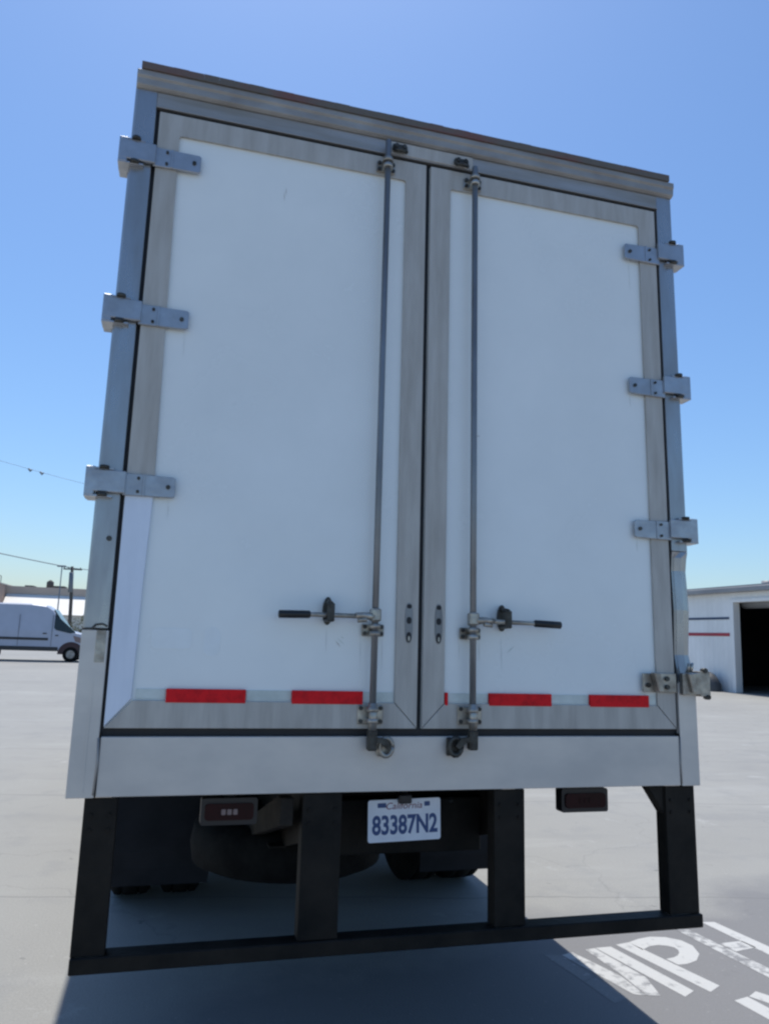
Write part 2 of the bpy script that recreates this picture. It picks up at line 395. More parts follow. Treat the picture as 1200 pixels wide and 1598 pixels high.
obj('roof_edge_strip', bm, 'edge', truck, 'brown rusty strip along the roof edge with traces of red', (0, 0, G))
# ---- black gasket behind both doors
bm = bm_new(); box(bm, -1.207, 1.207, .022, .10, z(.205), z(2.765)); obj('door_gasket', bm, 'rubber', truck)

def rrect(x0, x1, z0, z1, r, n=5):
    out = []
    for cx, cz, a0 in ((x1 - r, z1 - r, 0), (x0 + r, z1 - r, 90), (x0 + r, z0 + r, 180), (x1 - r, z0 + r, 270)):
        for i in range(n + 1): t = rad(a0 + 90 * i / n); out.append((cx + r * math.cos(t), cz + r * math.sin(t)))
    return out
# ---- doors
def make_door(s):
    """s=-1 left door, +1 right door"""
    xi, xo = .011, 1.190              # door inner / outer edge
    zb, zt = .238, 2.745
    bi, bo_t, bo_b, zp0, zp1 = .106, 1.105, 1.100, .338, 2.650
    if s > 0: bo_t = bo_b = 1.098
    bm = bm_new()
    box(bm, min(s * xi, s * xo), max(s * xi, s * xo), .012, .06, z(zb), z(zt), .002)
    door = obj('rear_door', bm, 'panel', truck, 'left rear door with white panel' if s < 0 else 'right rear door with white panel')
    def pr(poly): return [(s * x, zz) for x, zz in poly]
    bm = bm_new(); e = .0012
    # mitred corners at the bottom, welded (no visible joint) at the top
    zc = 1.108 if s < 0 else zb
    prism(bm, pr([(xi, zb), (xo, zb), (bo_b - e, zp0 - e), (bi + e, zp0 - e)]), 'y', 0, .013, bev=.0015)
    tail = [(bo_t - .018, zc), (xo, zc)] if s < 0 else [(bo_b + e, zp0 + e), (xo, zb + .003)]
    prism(bm, pr([(xi, zb + .003), (bi - e, zp0 + e), (bi, zp1 - .012), (bi + .004, zp1 - .003), (bi + .013, zp1), (bo_t - .013, zp1), (bo_t - .004, zp1 - .003), (bo_t, zp1 - .012)] + tail + [(xo, zt), (xi, zt)]), 'y', 0, .013, bev=.0015)
    obj('door_frame', bm, 'alu', door, None)
    if s < 0:
        bm = bm_new()
        prism(bm, pr([(xo, zb + .006), (xo, zc - .004), (bo_t - .018, zc - .004), (1.098, .75), (bo_b + .004, zp0 + .004)]), 'y', -.0005, .013, bev=.002)
        obj('edge_cover', bm, 'film', door, 'white cover strip on the lower outer edge of the left door')
    for ch in door.children: ch.location = (0, 0, G)
    # panel edge bead (thin sealant line)
    # reflective tape
    red = [(-.983, -.692), (-.516, -.236)] if s < 0 else [(.301, .584), (.766, 1.054), (.108, .120)]
    wht = [(-1.09, -.986), (-.689, -.519), (-.233, -.110)] if s < 0 else [(.123, .298), (.587, .763), (1.057, 1.094)]
    for a, b in red:
        bm = bm_new(); box(bm, a, b, -.0025 if s < 0 else -.0025, .012, z(.330), z(.380), .001); obj('red_reflector', bm, 'redtape', door)
    for a, b in wht:
        bm = bm_new(); box(bm, a, b, .0085, .0125, z(.342), z(.378)); obj('white_reflector', bm, 'whitetape', door)
    # hinges
    hz = [(2.525, 2.527), (1.826, 1.832), (1.135, 1.137)] if s < 0 else [(2.494, 2.52), (1.806, 1.826), (1.120, 1.128)]
    for zd, zp in hz:
        bm = bm_new()
        prism(bm, [(s * 1.008, zd - .034), (s * 1.016, zd - .040), (s * 1.20, zd - .043), (s * 1.20, zd + .043), (s * 1.016, zd + .040), (s * 1.008, zd + .034)], 'y', -.012, -.001, bev=.002)
        box(bm, min(s * 1.12, s * 1.13), max(s * 1.12, s * 1.13), -.017, -.010, zd - .042, zd + .042, .002)
        h = obj('hinge', bm, 'hinge', door, None, (0, 0, G))
        bm = bm_new()
        # channel bracket wrapping the corner post
        prism(bm, [(s * 1.19, zp - .040), (s * 1.335, zp - .040), (s * 1.335, zp + .045), (s * 1.19, zp + .045)], 'y', -.024, -.006, bev=.003)
        for q in (-.056, .050): box(bm, min(s * 1.235, s * 1.335), max(s * 1.235, s * 1.335), -.022, .05, zp + q - .004, zp + q + .004, .001)
        box(bm, min(s * 1.297, s * 1.335), max(s * 1.300, s * 1.335), -.0235, .10, zp - .056, zp + .056, .003)
        obj('hinge_bracket', bm, 'hinge', door, None, (0, 0, G))
        bm = bm_new()
        for (bx, bz, br) in ((1.035, zd, .009), (1.145, zd + .026, .0065), (1.145, zd - .026, .0065)):
            tube(bm, [(s * bx, -.012, bz), (s * bx, -.018, bz)], br, 6)
        for q in (.048, -.058): tube(bm, [(s * 1.27, -.022, zp + q), (s * 1.27, -.022, zp + q + .012)], .018, 10)
        islands('hinge_bolt', bm, 'darksteel', door, None, (0, 0, G))
    if s > 0:
        zd = .436; bm = bm_new()
        prism(bm, [(1.022, zd - .040), (1.190, zd - .042), (1.190, zd + .042), (1.022, zd + .040)], 'y', -.012, -.001, bev=.002)
        prism(bm, [(1.21, zd - .05), (1.35, zd - .045), (1.352, zd + .048), (1.21, zd + .045)], 'y', -.032, -.006, bev=.003)
        box(bm, 1.30, 1.352, -.031, .10, zd - .056, zd + .055, .003)
        for bx, q in ((1.065, .5), (1.235, .4)):           # bright bent lugs
            prism(bm, [(bx - .008, zd + .044), (bx + .022, zd + .044), (bx + .038, zd - .036), (bx + .012, zd - .040)], 'y', -.050, -.012, bev=.004)
        tube(bm, [(1.245, -.02, zd + .05), (1.245, -.03, zd + .085), (1.262, -.03, zd + .088), (1.262, -.02, zd + .05)], .007, 8)
        obj('hinge', bm, 'galv', door, 'dull galvanised bottom hinge', (0, 0, G))
        bm = bm_new()
        for bx, bz in ((1.045, zd - .01), (1.14, zd + .018), (1.14, zd - .018), (1.325, zd + .058), (1.335, zd - .058)):
            tube(bm, [(bx, -.010, bz), (bx, -.022 if bx < 1.3 else -.04, bz)], .011, 6)
        islands('hinge_bolt', bm, 'darksteel', door, None, (0, 0, G))
    # lock rod
    rx = -.205 if s < 0 else .212
    top = 2.80 if s < 0 else 2.755
    bm = bm_new(); tube(bm, [(rx, -.040, z(.17)), (rx, -.040, z(1.2)), (rx, -.040, z(top))], .0135, 16)
    rod = obj('lock_rod', bm, 'rod', door)
    # bearing brackets: back plate, clamp barrel and bolts
    def bearing(zc, w_, h_, big=False):
        bm = bm_new()
        box(bm, rx - w_, rx + w_, -.010, -.001, zc - h_, zc + h_, .003)
        for q in (-.6, .6):
            tube(bm, [(rx, -.040, zc + h_ * q - .009), (rx, -.040, zc + h_ * q + .009)], .023, 14)
            box(bm, rx - .020, rx + .020, -.040, -.008, zc + h_ * q - .009, zc + h_ * q + .009, .002)
        if big: tube(bm, [(rx, -.045, zc - h_ - .02), (rx, -.045, zc + h_ + .01)], .017, 12)
        o = obj('rod_bracket', bm, 'galv', door, None, (0, 0, G))
        bm = bm_new()
        for q in (-1, 1):
            for k in (-1, 1):
                tube(bm, [(rx + q * (w_ - .012), -.010, zc + k * (h_ - .011)), (rx + q * (w_ - .012), -.019, zc + k * (h_ - .011))], .0085, 6)
        islands('bracket_bolt', bm, 'darksteel', door, None, (0, 0, G))
    bearing(.620, .046, .024); bearing(.292, .052, .036, True); bearing(2.686, .044, .026)
    # cam ends and keepers
    bm = bm_new()
    box(bm, rx - .018, rx + .018, -.060, -.022, z(.160), z(.238), .005)
    prism(bm, [(rx - .01, .212), (rx - s * .055, .205), (rx - s * .075, .175), (rx - s * .060, .165), (rx - s * .03, .19), (rx - .01, .19)], 'y', -.055, -.035)
    o = obj('rod_cam', bm, 'darksteel', door)
    for vtx in o.data.vertices:
        if vtx.co.z < .5: vtx.co.z += G
    kx = -.145 if s < 0 else .143
    bm = bm_new()
    ring = [(kx + .026 * math.cos(t), -.034, z(.172) + .034 * math.sin(t)) for t in [i * 2 * math.pi / 14 for i in range(15)]]
    tube(bm, ring, .0095, 8)
    box(bm, kx - .03, kx + .03, -.012, -.0015, z(.135), z(.206), .004)
    obj('cam_keeper', bm, 'galv' if s < 0 else 'darksteel', truck)
    bm = bm_new()
    kz, kx2 = (2.793, -.145) if s < 0 else (2.785, .152)
    box(bm, kx2 - .034, kx2 + .034, -.030, -.009, z(kz) - .018, z(kz) + .012, .005)
    for q in (-1, 1): tube(bm, [(kx2 + q * .018, -.028, z(kz)), (kx2 + q * .018, -.036, z(kz))], .010, 8)
    tube(bm, [(kx2 + .03, -.03, z(kz) - .025), (kx2 + .0, -.045, z(kz) - .03), (kx2 - .03, -.03, z(kz) - .025)], .008, 8)
    obj('cam_keeper', bm, 'darksteel', truck)
    # lever handle and its catch
    d = -1 if s < 0 else 1
    hz_ = .671
    bm = bm_new()
    box(bm, rx - .020, rx + .020, -.064, -.020, hz_ - .018, hz_ + .034, .006)
    tube(bm, [(rx + d * .01, -.050, hz_ + .0), (rx + d * .05, -.058, hz_ + .004), (rx + d * .085, -.060, hz_ + .002)], [.016, .013, .011], 10)
    tube(bm, [(rx + d * .04, -.060, hz_ - .012), (rx + d * .075, -.060, hz_ - .016)], .010, 8)
    tube(bm, [(rx + d * .08, -.060, hz_), (rx + d * .245, -.062, hz_ - .001), (rx + d * .30, -.062, hz_ - .002)], .0095, 10)
    hd = obj('lever_handle', bm, 'galv', door, None, (0, 0, G))
    bm = bm_new()
    tube(bm, [(rx + d * .265, -.062, hz_ + G - .001), (rx + d * .27, -.062, hz_ + G - .001), (rx + d * .345, -.063, hz_ + G - .003), (rx + d * .385, -.063, hz_ + G - .004), (rx + d * .388, -.063, hz_ + G - .004)], [.012, .015, .0155, .0155, .011], 12)
    obj('handle_grip', bm, 'black', door)
    cxh = rx + d * (.187 if s < 0 else .142)
    bm = bm_new()
    prism(bm, [(cxh + .020 * math.cos(t), hz_ + .018 + (.044 if math.sin(t) > 0 else -.044) * 0 + .056 * math.sin(t)) for t in [i * 2 * math.pi / 20 for i in range(20)]], 'y', -.016, -.001, bev=.003)
    box(bm, cxh - .013, cxh + .013, -.080, -.012, hz_ - .026, hz_ - .014, .003)
    box(bm, cxh - .014, cxh + .014, -.084, -.070, hz_ - .026, hz_ + .046, .004)
    tube(bm, [(cxh, -.020, hz_ + .052), (cxh, -.074, hz_ + .044)], .010, 8)
    obj('handle_catch', bm, 'darksteel', door, None, (0, 0, G))
    # long slotted lock plate in the meeting stile
    sx_ = -.052 if s < 0 else .076
    bm = bm_new()
    def oval(cx, cz, a, b, n=20, pw=.55):
        out = []
        for i in range(n):
            t = 2 * math.pi * i / n; c_, s_ = math.cos(t), math.sin(t)
            out.append((cx + a * math.copysign(abs(c_) ** pw, c_), cz + b * math.copysign(abs(s_) ** pw, s_)))
        return out
    prism(bm, oval(sx_, .655, .0165, .082, 24, .8), 'y', -.003, .001)
    lp = obj('slot_plate', bm, 'rod' if s < 0 else 'rod', door, None, (0, 0, G))
    bm = bm_new()
    for zz, hh in ((.722, .009), (.665, .014), (.598, .020)):
        prism(bm, oval(sx_, zz, .0105, hh, 16, .8), 'y', -.0045, -.0025)
    islands('slot_hole', bm, 'rubber', door, None, (0, 0, G))
    bm = bm_new(); prism(bm, oval(sx_, .592, .0045, .010, 12, .8), 'y', -.0065, -.004); obj('slot_pin', bm, 'galv', door, None, (0, 0, G))
    return door
dl = make_door(-1); dr = make_door(1)
# small scuffs on the panels
def scuff(door, pts, wdt, m):
    bm = bm_new()
    for (x0, z0, x1, z1) in pts:
        d = Vector((x1 - x0, z1 - z0)).normalized(); nn = Vector((-d.y, d.x)) * wdt
        q = [(x0, z0), ((x0 + x1) / 2 + nn.x, (z0 + z1) / 2 + nn.y), (x1, z1), ((x0 + x1) / 2 - nn.x, (z0 + z1) / 2 - nn.y)]
        prism(bm, q, 'y', .0110, .0125)
    islands('scuff_mark', bm, m, door, None, (0, 0, G))
scuff(dl, [(-.345, .585, -.315, .560), (-.33, .592, -.318, .584)], .0025, 'whitetape')
scuff(dl, [(-.352, .575, -.330, .550)], .002, 'alu')
bm = bm_new(); prism(bm, rrect(-1.05, -.905, .525, .60, .02), 'y', .0110, .0124); obj('door_reflection', bm, 'reflection', dl, None, (0, 0, G))  # pale patches painted for a soft reflection in the door
bm = bm_new(); prism(bm, rrect(-.86, -.80, .50, .61, .03), 'y', .0110, .0123); obj('door_reflection', bm, 'reflection', dl, None, (0, 0, G))
rg_ = random.Random(3)
scuff(dl, [(x, zz, x + .002, zz - rg_.uniform(.05, .16)) for x, zz in ((-1.03, 1.09), (-1.02, 1.785), (-.39, .62), (-.25, .585), (-.16, .585))], .0016, 'grime')
scuff(dr, [(x, zz, x + .002, zz - rg_.uniform(.05, .15)) for x, zz in ((1.03, 1.075), (1.02, 1.76), (.36, .61), (.26, .585), (.17, .585), (1.04, 2.45))], .0016, 'grime')
scuff(dr, [(.385, .545, .42, .575)], .0025, 'whitetape')
scuff(dr, [(.215, 1.478, .262, 1.482)], .0015, 'darksteel')
scuff(dl, [(-.652, 2.49, -.650, 2.44), (-.645, 2.51, -.644, 2.47)], .0012, 'alu')

# ---- underride bumper
bump = obj('rear_bumper', (lambda b: (prism(b, [(-1.232, -.573), (1.280, -.573), (1.280, -.520), (-1.232, -.520)], 'y', .0, .09, bev=.004), b)[1])(bm_new()), 'paintblk', truck, 'black steel underride guard', (0, 0, G))
def bpost(x0, x1, gus=None):
    bm = bm_new()
    prism(bm, [(x0, -.518), (x1, -.518), (x1, -.002), (x0, -.002)], 'y', .012, .022, bev=.0015)
    for xx in (x0, x1 - .008): box(bm, xx, xx + .008, .0225, .085, -.518, -.002, .001)
    for zz in (-.06, -.11):
        for xx in (x0 + .025, x1 - .025): tube(bm, [(xx, .012, zz), (xx, .006, zz)], .007, 6)
    if gus:
        prism(bm, gus, 'y', .024, .080, bev=.002)
    return obj('bumper_post', bm, 'paintblk', bump)
bpost(-1.232, -1.120); bpost(-.452, -.302); bpost(.330, .462)
bpost(1.128, 1.272, [(1.050, -.004), (1.127, -.004), (1.127, -.12)])

# ---- plate
bm = bm_new()
prism(bm, rrect(-.152, .152, -.080, .080, .010), 'y', -.001, .001)
plate = obj('licence_plate', bm, 'plate', truck, 'white licence plate with dark blue characters'); plate.location = (-.022, .10, z(-.125)); plate.rotation_euler = (0, rad(-1.2), 0)
text('plate_number', '83387N2', .098, 'navy', plate, (.002, -.0012, -.020), sx=.74, bold=.0030)
text('plate_state', 'California', .036, 'redink', plate, (-.004, -.0012, .054), sx=1.1, shear=.25)
bm = bm_new()
for sx_, a in ((-1, .018), (1, .012)):
    prism(bm, rrect(sx_ * .095 - a, sx_ * .095 + a, .050, .068, .003), 'y', -.0016, -.0011)
islands('registration_sticker', bm, 'navy', plate)
bm = bm_new(); box(bm, -.030, .022, -.03, .02, .066, .10, .004); tube(bm, [(0, 0, .09), (0, 0, .15)], .012, 8); obj('plate_lamp', bm, 'black', plate)
# ---- tail lamps
def lamp(cx, zc, w_, h_, m_spot, label, rot=0, yy=.10):
    bm = bm_new(); prism(bm, rrect(-w_, w_, -h_, h_, .008), 'y', -.02, .035, bev=.002)
    b = obj('tail_lamp', bm, 'black', truck, label); b.location = (cx, yy, z(zc)); b.rotation_euler = (0, rot, 0)
    bm = bm_new(); prism(bm, rrect(-w_ * .86, w_ * .86, -h_ * .62, h_ * .62, .012), 'y', -.028, -.018, bev=.003); obj('lamp_lens', bm, 'lens', b)
    bm = bm_new()
    for k in (-1, 0, 1): prism(bm, rrect(k * .022 - .008, k * .022 + .008, -.010, .010, .003), 'y', -.031, -.027)
    islands('lens_spot', bm, m_spot, b)  # on the left lamp these pale pieces paint a reflection in the lens
    bm = bm_new(); box(bm, -.02, .02, -.004, .004, h_, h_ + .06); obj('lamp_bracket', bm, 'paintblk', b)
    return b
lamp(.778, -.064, .110, .048, 'lens', 'right tail lamp hanging below the sill')
lamp(-.720, -.072, .105, .048, 'clear', 'left tail lamp under the sill', 0)

# ---- chassis
def gz(y): return y * math.tan(TH)          # ground height in truck coordinates
bm = bm_new()
for s in (-1, 1):
    xa, xb = (.39, .47)
    prism(bm, [(.15, -.02), (8.6, -.02), (8.6, -.36), (.75, -.36), (.15, -.20)], 'x', s * xa, s * (xa + .01))
    box(bm, min(s * xa, s * xb), max(s * xa, s * xb), .15, 8.6, -.019, -.0105)
    box(bm, min(s * xa, s * xb), max(s * xa, s * xb), .75, 8.6, -.366, -.358)
for y in (.3, 1.3, 2.3, 3.9, 5.0, 6.5): box(bm, -.389, .389, y, y + .1, -.30, -.08, .004)
for y in [.5 + .4 * i for i in range(17)]: box(bm, -1.22, 1.22, y, y + .05, -.010, .010)
obj('chassis_frame', bm, 'paintblk', truck, None, (0, 0, G))
bm = bm_new()
prism(bm, [(.03, -.02), (.10, -.02), (1.25, -.34), (1.15, -.40), (.03, -.12)], 'x', -.535, -.485, bev=.003)
obj('bumper_brace', bm, 'brownsteel', truck, None, (0, 0, G))
bm = bm_new()
tube(bm, [(-.80, 2.6, .50 + gz(2.6)), (0, 2.6, .50 + gz(2.6)), (.80, 2.6, .50 + gz(2.6))], .075, 14)
tube(bm, [(0, 2.38, .50 + gz(2.6)), (0, 2.5, .50 + gz(2.6)), (0, 2.65, .50 + gz(2.6)), (0, 2.83, .50 + gz(2.6))], [.08, .19, .20, .08], 18)
tube(bm, [(0, 2.8, .52 + gz(3)), (0, 5.5, .66), (0, 7.6, .78)], .05, 10)
obj('rear_axle', bm, 'paintblk', truck)
bm = bm_new()
for s in (-1, 1):
    tube(bm, [(s * .52, 1.85, z(-.33)), (s * .52, 2.6, .62 + gz(2.6)), (s * .52, 3.4, z(-.33))], .04, 8)
islands('leaf_spring', bm, 'paintblk', truck)
def wheel(x, y, s):
    R_ = .505; bm = bm_new(); w2 = .125
    lathe_x(bm, x, y, R_ + gz(y), [(-w2 + .01, .30), (-w2, .40), (-w2 + .005, .47), (-w2 + .03, R_ - .004), (-.06, R_), (-.055, R_ - .012), (-.045, R_ - .012), (-.04, R_), (.04, R_), (.045, R_ - .012), (.055, R_ - .012), (.06, R_), (w2 - .03, R_ - .004), (w2 - .005, .47), (w2, .40), (w2 - .01, .30)], 48)
    t = obj('wheel', bm, 'tyre', truck)
    bm = bm_new()
    lathe_x(bm, x, y, R_ + gz(y), [(s * .118, .298), (s * .10, .27), (s * .03, .20), (s * .03, .10), (s * .09, .09), (s * .10, .03)], 32)
    for k in range(8):
        a = k * math.pi / 4
        tube(bm, [(x + s * .028, y + .15 * math.cos(a), R_ + gz(y) + .15 * math.sin(a)), (x + s * .055, y + .15 * math.cos(a), R_ + gz(y) + .15 * math.sin(a))], .014, 6)
    obj('rim', bm, 'rim', t)
for s in (-1, 1):
    wheel(s * 1.105, 2.6, s); wheel(s * .80, 2.6, -s); wheel(s * 1.06, 8.55, s)
for s in (-1, 1):
    bm = bm_new()
    n = 8; x0, x1 = s * .66, s * 1.24
    fr = []
    for i in range(n + 1):
        zz = z(-.07) + (.28 - z(-.07)) * i / n
        y_ = 1.95 + .02 * math.sin(i * .7)
        fr.append((y_, zz))
    prism(bm, fr + [(a + .012, b) for a, b in fr[::-1]], 'x', x0, x1)
    obj('mud_flap', bm, 'flap', truck)
    bm = bm_new(); box(bm, min(s * .64, s * 1.25), max(s * .64, s * 1.25), 1.985, 2.015, z(-.11), z(-.07), .003); obj('flap_bar', bm, 'galv', truck)
# guessed spare wheel slung flat and equipment case, added partly to shade the ground
bm = bm_new()
prof_ = [(.22, -.03), (.30, -.10), (.42, -.12), (.49, -.09), (.505, 0), (.49, .09), (.42, .12), (.30, .10), (.22, .03)]
rg = [[bm.verts.new((-.30 + a_ * math.cos(2 * math.pi * k / 40), 1.30 + a_ * math.sin(2 * math.pi * k / 40), .66 + b_)) for k in range(40)] for a_, b_ in prof_]
for a_, b_ in zip(rg, rg[1:] + rg[:1]):
    for k in range(40): bm.faces.new((a_[k], a_[(k + 1) % 40], b_[(k + 1) % 40], b_[k])).smooth = True
sp = obj('spare_wheel', bm, 'tyre', truck)
bm = bm_new(); tube(bm, [(-.30, 1.30, .62), (-.30, 1.30, .70)], .215, 24); tube(bm, [(-.30, 1.30, .70), (-.30, 1.30, .98)], .02, 8); obj('spare_carrier', bm, 'paintblk', sp)
bm = bm_new(); prism(bm, [(1.75, .44), (2.2, .42), (2.25, .80), (1.72, .82)], 'x', .06, .52, bev=.02)
box(bm, .10, .14, 1.9, 2.0, .80, 1.02); box(bm, .44, .48, 1.9, 2.0, .80, 1.02); obj('equipment_case', bm, 'paintblk', truck)
bm = bm_new()
for xx, zz in ((-.30, .93), (.25, .95)): tube(bm, [(xx, .3, zz + .06), (xx + .03, .9, zz - .05), (xx - .02, 1.5, zz), (xx + .04, 2.3, zz - .07), (xx, 3.0, zz)], .012, 6)
islands('brake_hose', bm, 'rubber', truck)
bm = bm_new(); tube(bm, [(-.62, 3.75, .58), (-.58, 3.75, .58), (.58, 3.75, .58), (.62, 3.75, .58)], [.26, .30, .30, .26], 24)  # unseen tank, added to hide and shade the ground beyond
for xx in (-.35, .35): tube(bm, [(xx - .02, 3.75, .58), (xx + .02, 3.75, .58)], .308, 24)
obj('added_shade_tank', bm, 'paintblk', truck)
bm = bm_new(); box(bm, -.60, .60, 3.35, 3.42, .42, .80, .01); obj('cross_panel', bm, 'paintblk', truck)
# tool box / tank hanging between axles, battery box
bm = bm_new(); tube(bm, [(-.88, 5.2, .78), (-.88, 5.25, .78), (-.88, 6.6, .80), (-.88, 6.65, .80)], [.24, .28, .28, .24], 20); obj('fuel_tank', bm, 'hinge', truck)
bm = bm_new(); box(bm, .62, 1.15, 5.3, 6.3, .52, 1.0, .03); obj('tool_box', bm, 'paintblk', truck)
# cab ahead of the box
bm = bm_new()
prism(bm, [(7.85, .65), (9.9, .65), (10.0, 1.0), (10.0, 1.55), (9.75, 1.75), (9.15, 2.65), (8.9, 2.75), (7.85, 2.75)], 'x', -1.12, 1.12, bev=.05)
cab = obj('cab', bm, 'cabblue', truck)
for s in (-1, 1):
    bm = bm_new(); prism(bm, [(8.25, 1.72), (9.50, 1.72), (9.02, 2.45), (8.25, 2.50)], 'x', s * 1.112, s * 1.130); obj('side_window', bm, 'glass', cab)
    bm = bm_new(); tube(bm, [(s * 1.12, 9.45, 1.9), (s * 1.40, 9.5, 2.0)], .015, 6); box(bm, min(s * 1.34, s * 1.54), max(s * 1.34, s * 1.54), 9.46, 9.54, 1.75, 2.20, .02); obj('mirror', bm, 'black', cab)
bm = bm_new(); prism(bm, [(9.73, 1.80), (9.745, 1.815), (9.215, 2.56), (9.19, 2.55)], 'x', -1.0, 1.0); obj('windscreen', bm, 'glass', cab)
bm = bm_new(); box(bm, -1.18, 1.18, 9.92, 10.12, .50, .80, .03); obj('front_bumper', bm, 'hinge', cab)

# ================================================================ RIGHT WAREHOUSE
XF = 20.55
wh = thing('warehouse', 'pale corrugated metal warehouse with navy and red stripes and a large dark open doorway', 'building', (XF, 22, 0))
def W(name, bm, m, label=None): return obj(name, bm, m, wh, label, (-XF, -22, 0)) if False else _w(name, bm, m, label)
def _w(name, bm, m, label=None):
    bmesh.ops.translate(bm, verts=bm.verts, vec=(-XF, -22, 0)); return (islands if name in ('wall', 'inner_wall', 'wall_stripe', 'stored_rack', 'door_jamb') else obj)(name, bm, m, wh, label)
bm = bm_new()
box(bm, XF, XF + .25, 22.98, 62, 0, 4.05); box(bm, XF, XF + .25, 10, 18.0, 0, 4.05); box(bm, XF, XF + .25, 18.0, 22.98, 3.66, 4.05)
W('wall', bm, 'corr')
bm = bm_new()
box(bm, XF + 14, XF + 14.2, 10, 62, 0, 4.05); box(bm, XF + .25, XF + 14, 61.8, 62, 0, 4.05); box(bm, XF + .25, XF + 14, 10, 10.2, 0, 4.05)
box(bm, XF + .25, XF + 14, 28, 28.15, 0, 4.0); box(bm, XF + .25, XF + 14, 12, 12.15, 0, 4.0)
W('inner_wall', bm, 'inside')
bm = bm_new(); prism(bm, [(XF - .25, 4.06), (XF - .25, 4.16), (XF + 7.2, 4.75), (XF + 14.6, 4.16), (XF + 14.6, 4.06)], 'y', 9.7, 62.3); W('roof', bm, 'gutter')
bm = bm_new(); box(bm, XF - .32, XF - .02, 9.7, 62.3, 3.90, 4.10, .02); W('gutter', bm, 'gutter')
bm = bm_new(); tube(bm, [(XF + 1.2, 22.2, 4.1), (XF + 1.2, 22.2, 4.40)], .28, 16); W('roof_vent', bm, 'gutter')
bm = bm_new(); box(bm, XF - .02, XF - .0005, 23.10, 61.9, 2.86, 2.95); box(bm, XF - .02, XF - .0005, 10.1, 17.9, 2.86, 2.95); W('wall_stripe', bm, 'stripeblue', 'thin navy stripe on the warehouse wall')
bm = bm_new(); box(bm, XF - .02, XF - .0005, 23.10, 61.9, 2.19, 2.32); box(bm, XF - .02, XF - .0005, 10.1, 17.9, 2.19, 2.32); W('wall_stripe', bm, 'stripered', 'red stripe on the warehouse wall')
bm = bm_new(); box(bm, XF - .05, XF + .27, 22.80, 22.98, 0, 3.66, .01); box(bm, XF - .05, XF + .27, 18.0, 18.18, 0, 3.66, .01); box(bm, XF - .05, XF + .27, 18.18, 22.80, 3.52, 3.66, .01)
W('door_jamb', bm, 'corr')
bm = bm_new(); tube(bm, [(XF + .6, 18.2, 3.55), (XF + .6, 22.9, 3.55)], .26, 18); W('rolled_shutter', bm, 'gutter')
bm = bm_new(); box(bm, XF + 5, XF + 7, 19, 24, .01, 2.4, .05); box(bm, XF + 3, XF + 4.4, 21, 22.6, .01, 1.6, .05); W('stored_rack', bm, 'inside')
bm = bm_new()
n = 14
prof = [(.62, 0), (.60, .25), (.50, .48), (.34, .66), (.15, .74), (.02, .76)]
rings = [[bm.verts.new((XF - .45 + r * .6 * math.cos(2 * math.pi * k / n) * (1 + .12 * random.random()), 23.95 + r * math.sin(2 * math.pi * k / n) * (1 + .15 * random.random()), zz)) for k in range(n)] for r, zz in prof]
for a, b in zip(rings, rings[1:]):
    for k in range(n): bm.faces.new((a[k], a[(k + 1) % n], b[(k + 1) % n], b[k])).smooth = True
bm.faces.new(rings[-1])
tag(obj('covered_heap', bm, 'tarp'), 'small dark rounded heap on the ground against the striped warehouse wall', 'heap')

# ================================================================ LEFT: VAN
van = thing('cargo_van', 'white high-roof cargo van parked side on beyond the lot with dark sill trim', 'van', (-4.83, 37.0, 0))
def V(name, bm, m, label=None, parent=None): return (islands if name in ('door_handle', 'door_seam') else obj)(name, bm, m, parent or van, label)
prof = [(0.0, .55), (.02, .90), (-.04, 1.15), (-.20, 1.32), (-.95, 1.78 - .25), (-.98, 1.56), (-1.62, 2.45), (-1.95, 2.66), (-2.6, 2.72), (-5.6, 2.70), (-5.85, 2.5), (-5.95, 1.4), (-5.95, .55)]
bm = bm_new()
secs = [(0.0, .90, .06), (.06, .97, .02), (.28, 1.0, 0), (1.0, 1.0, 0), (1.74, 1.0, 0), (1.96, .97, .02), (2.02, .90, .06)]
prev = None
for yy, sc, dz in secs:
    ring = []
    for (x, zz) in prof:
        k = max(0, (zz - 1.4) / 1.3)
        y2 = yy + (1.01 - yy) * .12 * k
        ring.append(bm.verts.new((x - (.05 if sc < .95 and x > -1 else 0), y2, zz - dz * (1 if zz > 1.5 else 0))))
    if prev:
        for i in range(len(prof)): 
            j = (i + 1) % len(prof); bm.faces.new((prev[i], prev[j], ring[j], ring[i]))
    else: bm.faces.new(ring)
    prev = ring
bm.faces.new(prev[::-1])
V('van_body', bm, 'vanwhite')
def sidepoly(name, poly, m, y0=-.012, y1=.05, tilt=.0):
    bm = bm_new(); prism(bm, poly, 'y', y0, y1, bev=.004)
    for vv in bm.verts: vv.co.y += .12 * 1.0 * max(0, (vv.co.z - 1.4) / 1.3)
    return V(name, bm, m)
sidepoly('side_window', [(-1.50, 2.28), (-1.22, 2.02), (-.52, 1.42), (-.75, 1.36), (-1.40, 1.50), (-1.50, 1.60)], 'glass', -.02, .1)
bm = bm_new(); prism(bm, [(-1.60, 2.47), (-1.585, 2.485), (-.93, 1.60), (-.95, 1.585)], 'y', .25, 1.77)
V('windscreen', bm, 'glass')
bm = bm_new(); box(bm, -5.2, -1.72, -.022, .01, 1.00, 1.12, .01); V('rub_strip', bm, 'trimblk')
bm = bm_new(); box(bm, -4.3, -1.25, -.015, .10, .50, .70, .01); V('sill_trim', bm, 'trimblk')
bm = bm_new(); box(bm, -.35, .06, -.02, 2.03, .42, .78, .04); V('front_bumper', bm, 'trimblk')
bm = bm_new(); prism(bm, [(-.50, .98), (-.08, .86), (-.06, 1.02), (-.30, 1.18), (-.62, 1.26)], 'y', -.01, .06, bev=.004); V('headlamp', bm, 'clear')
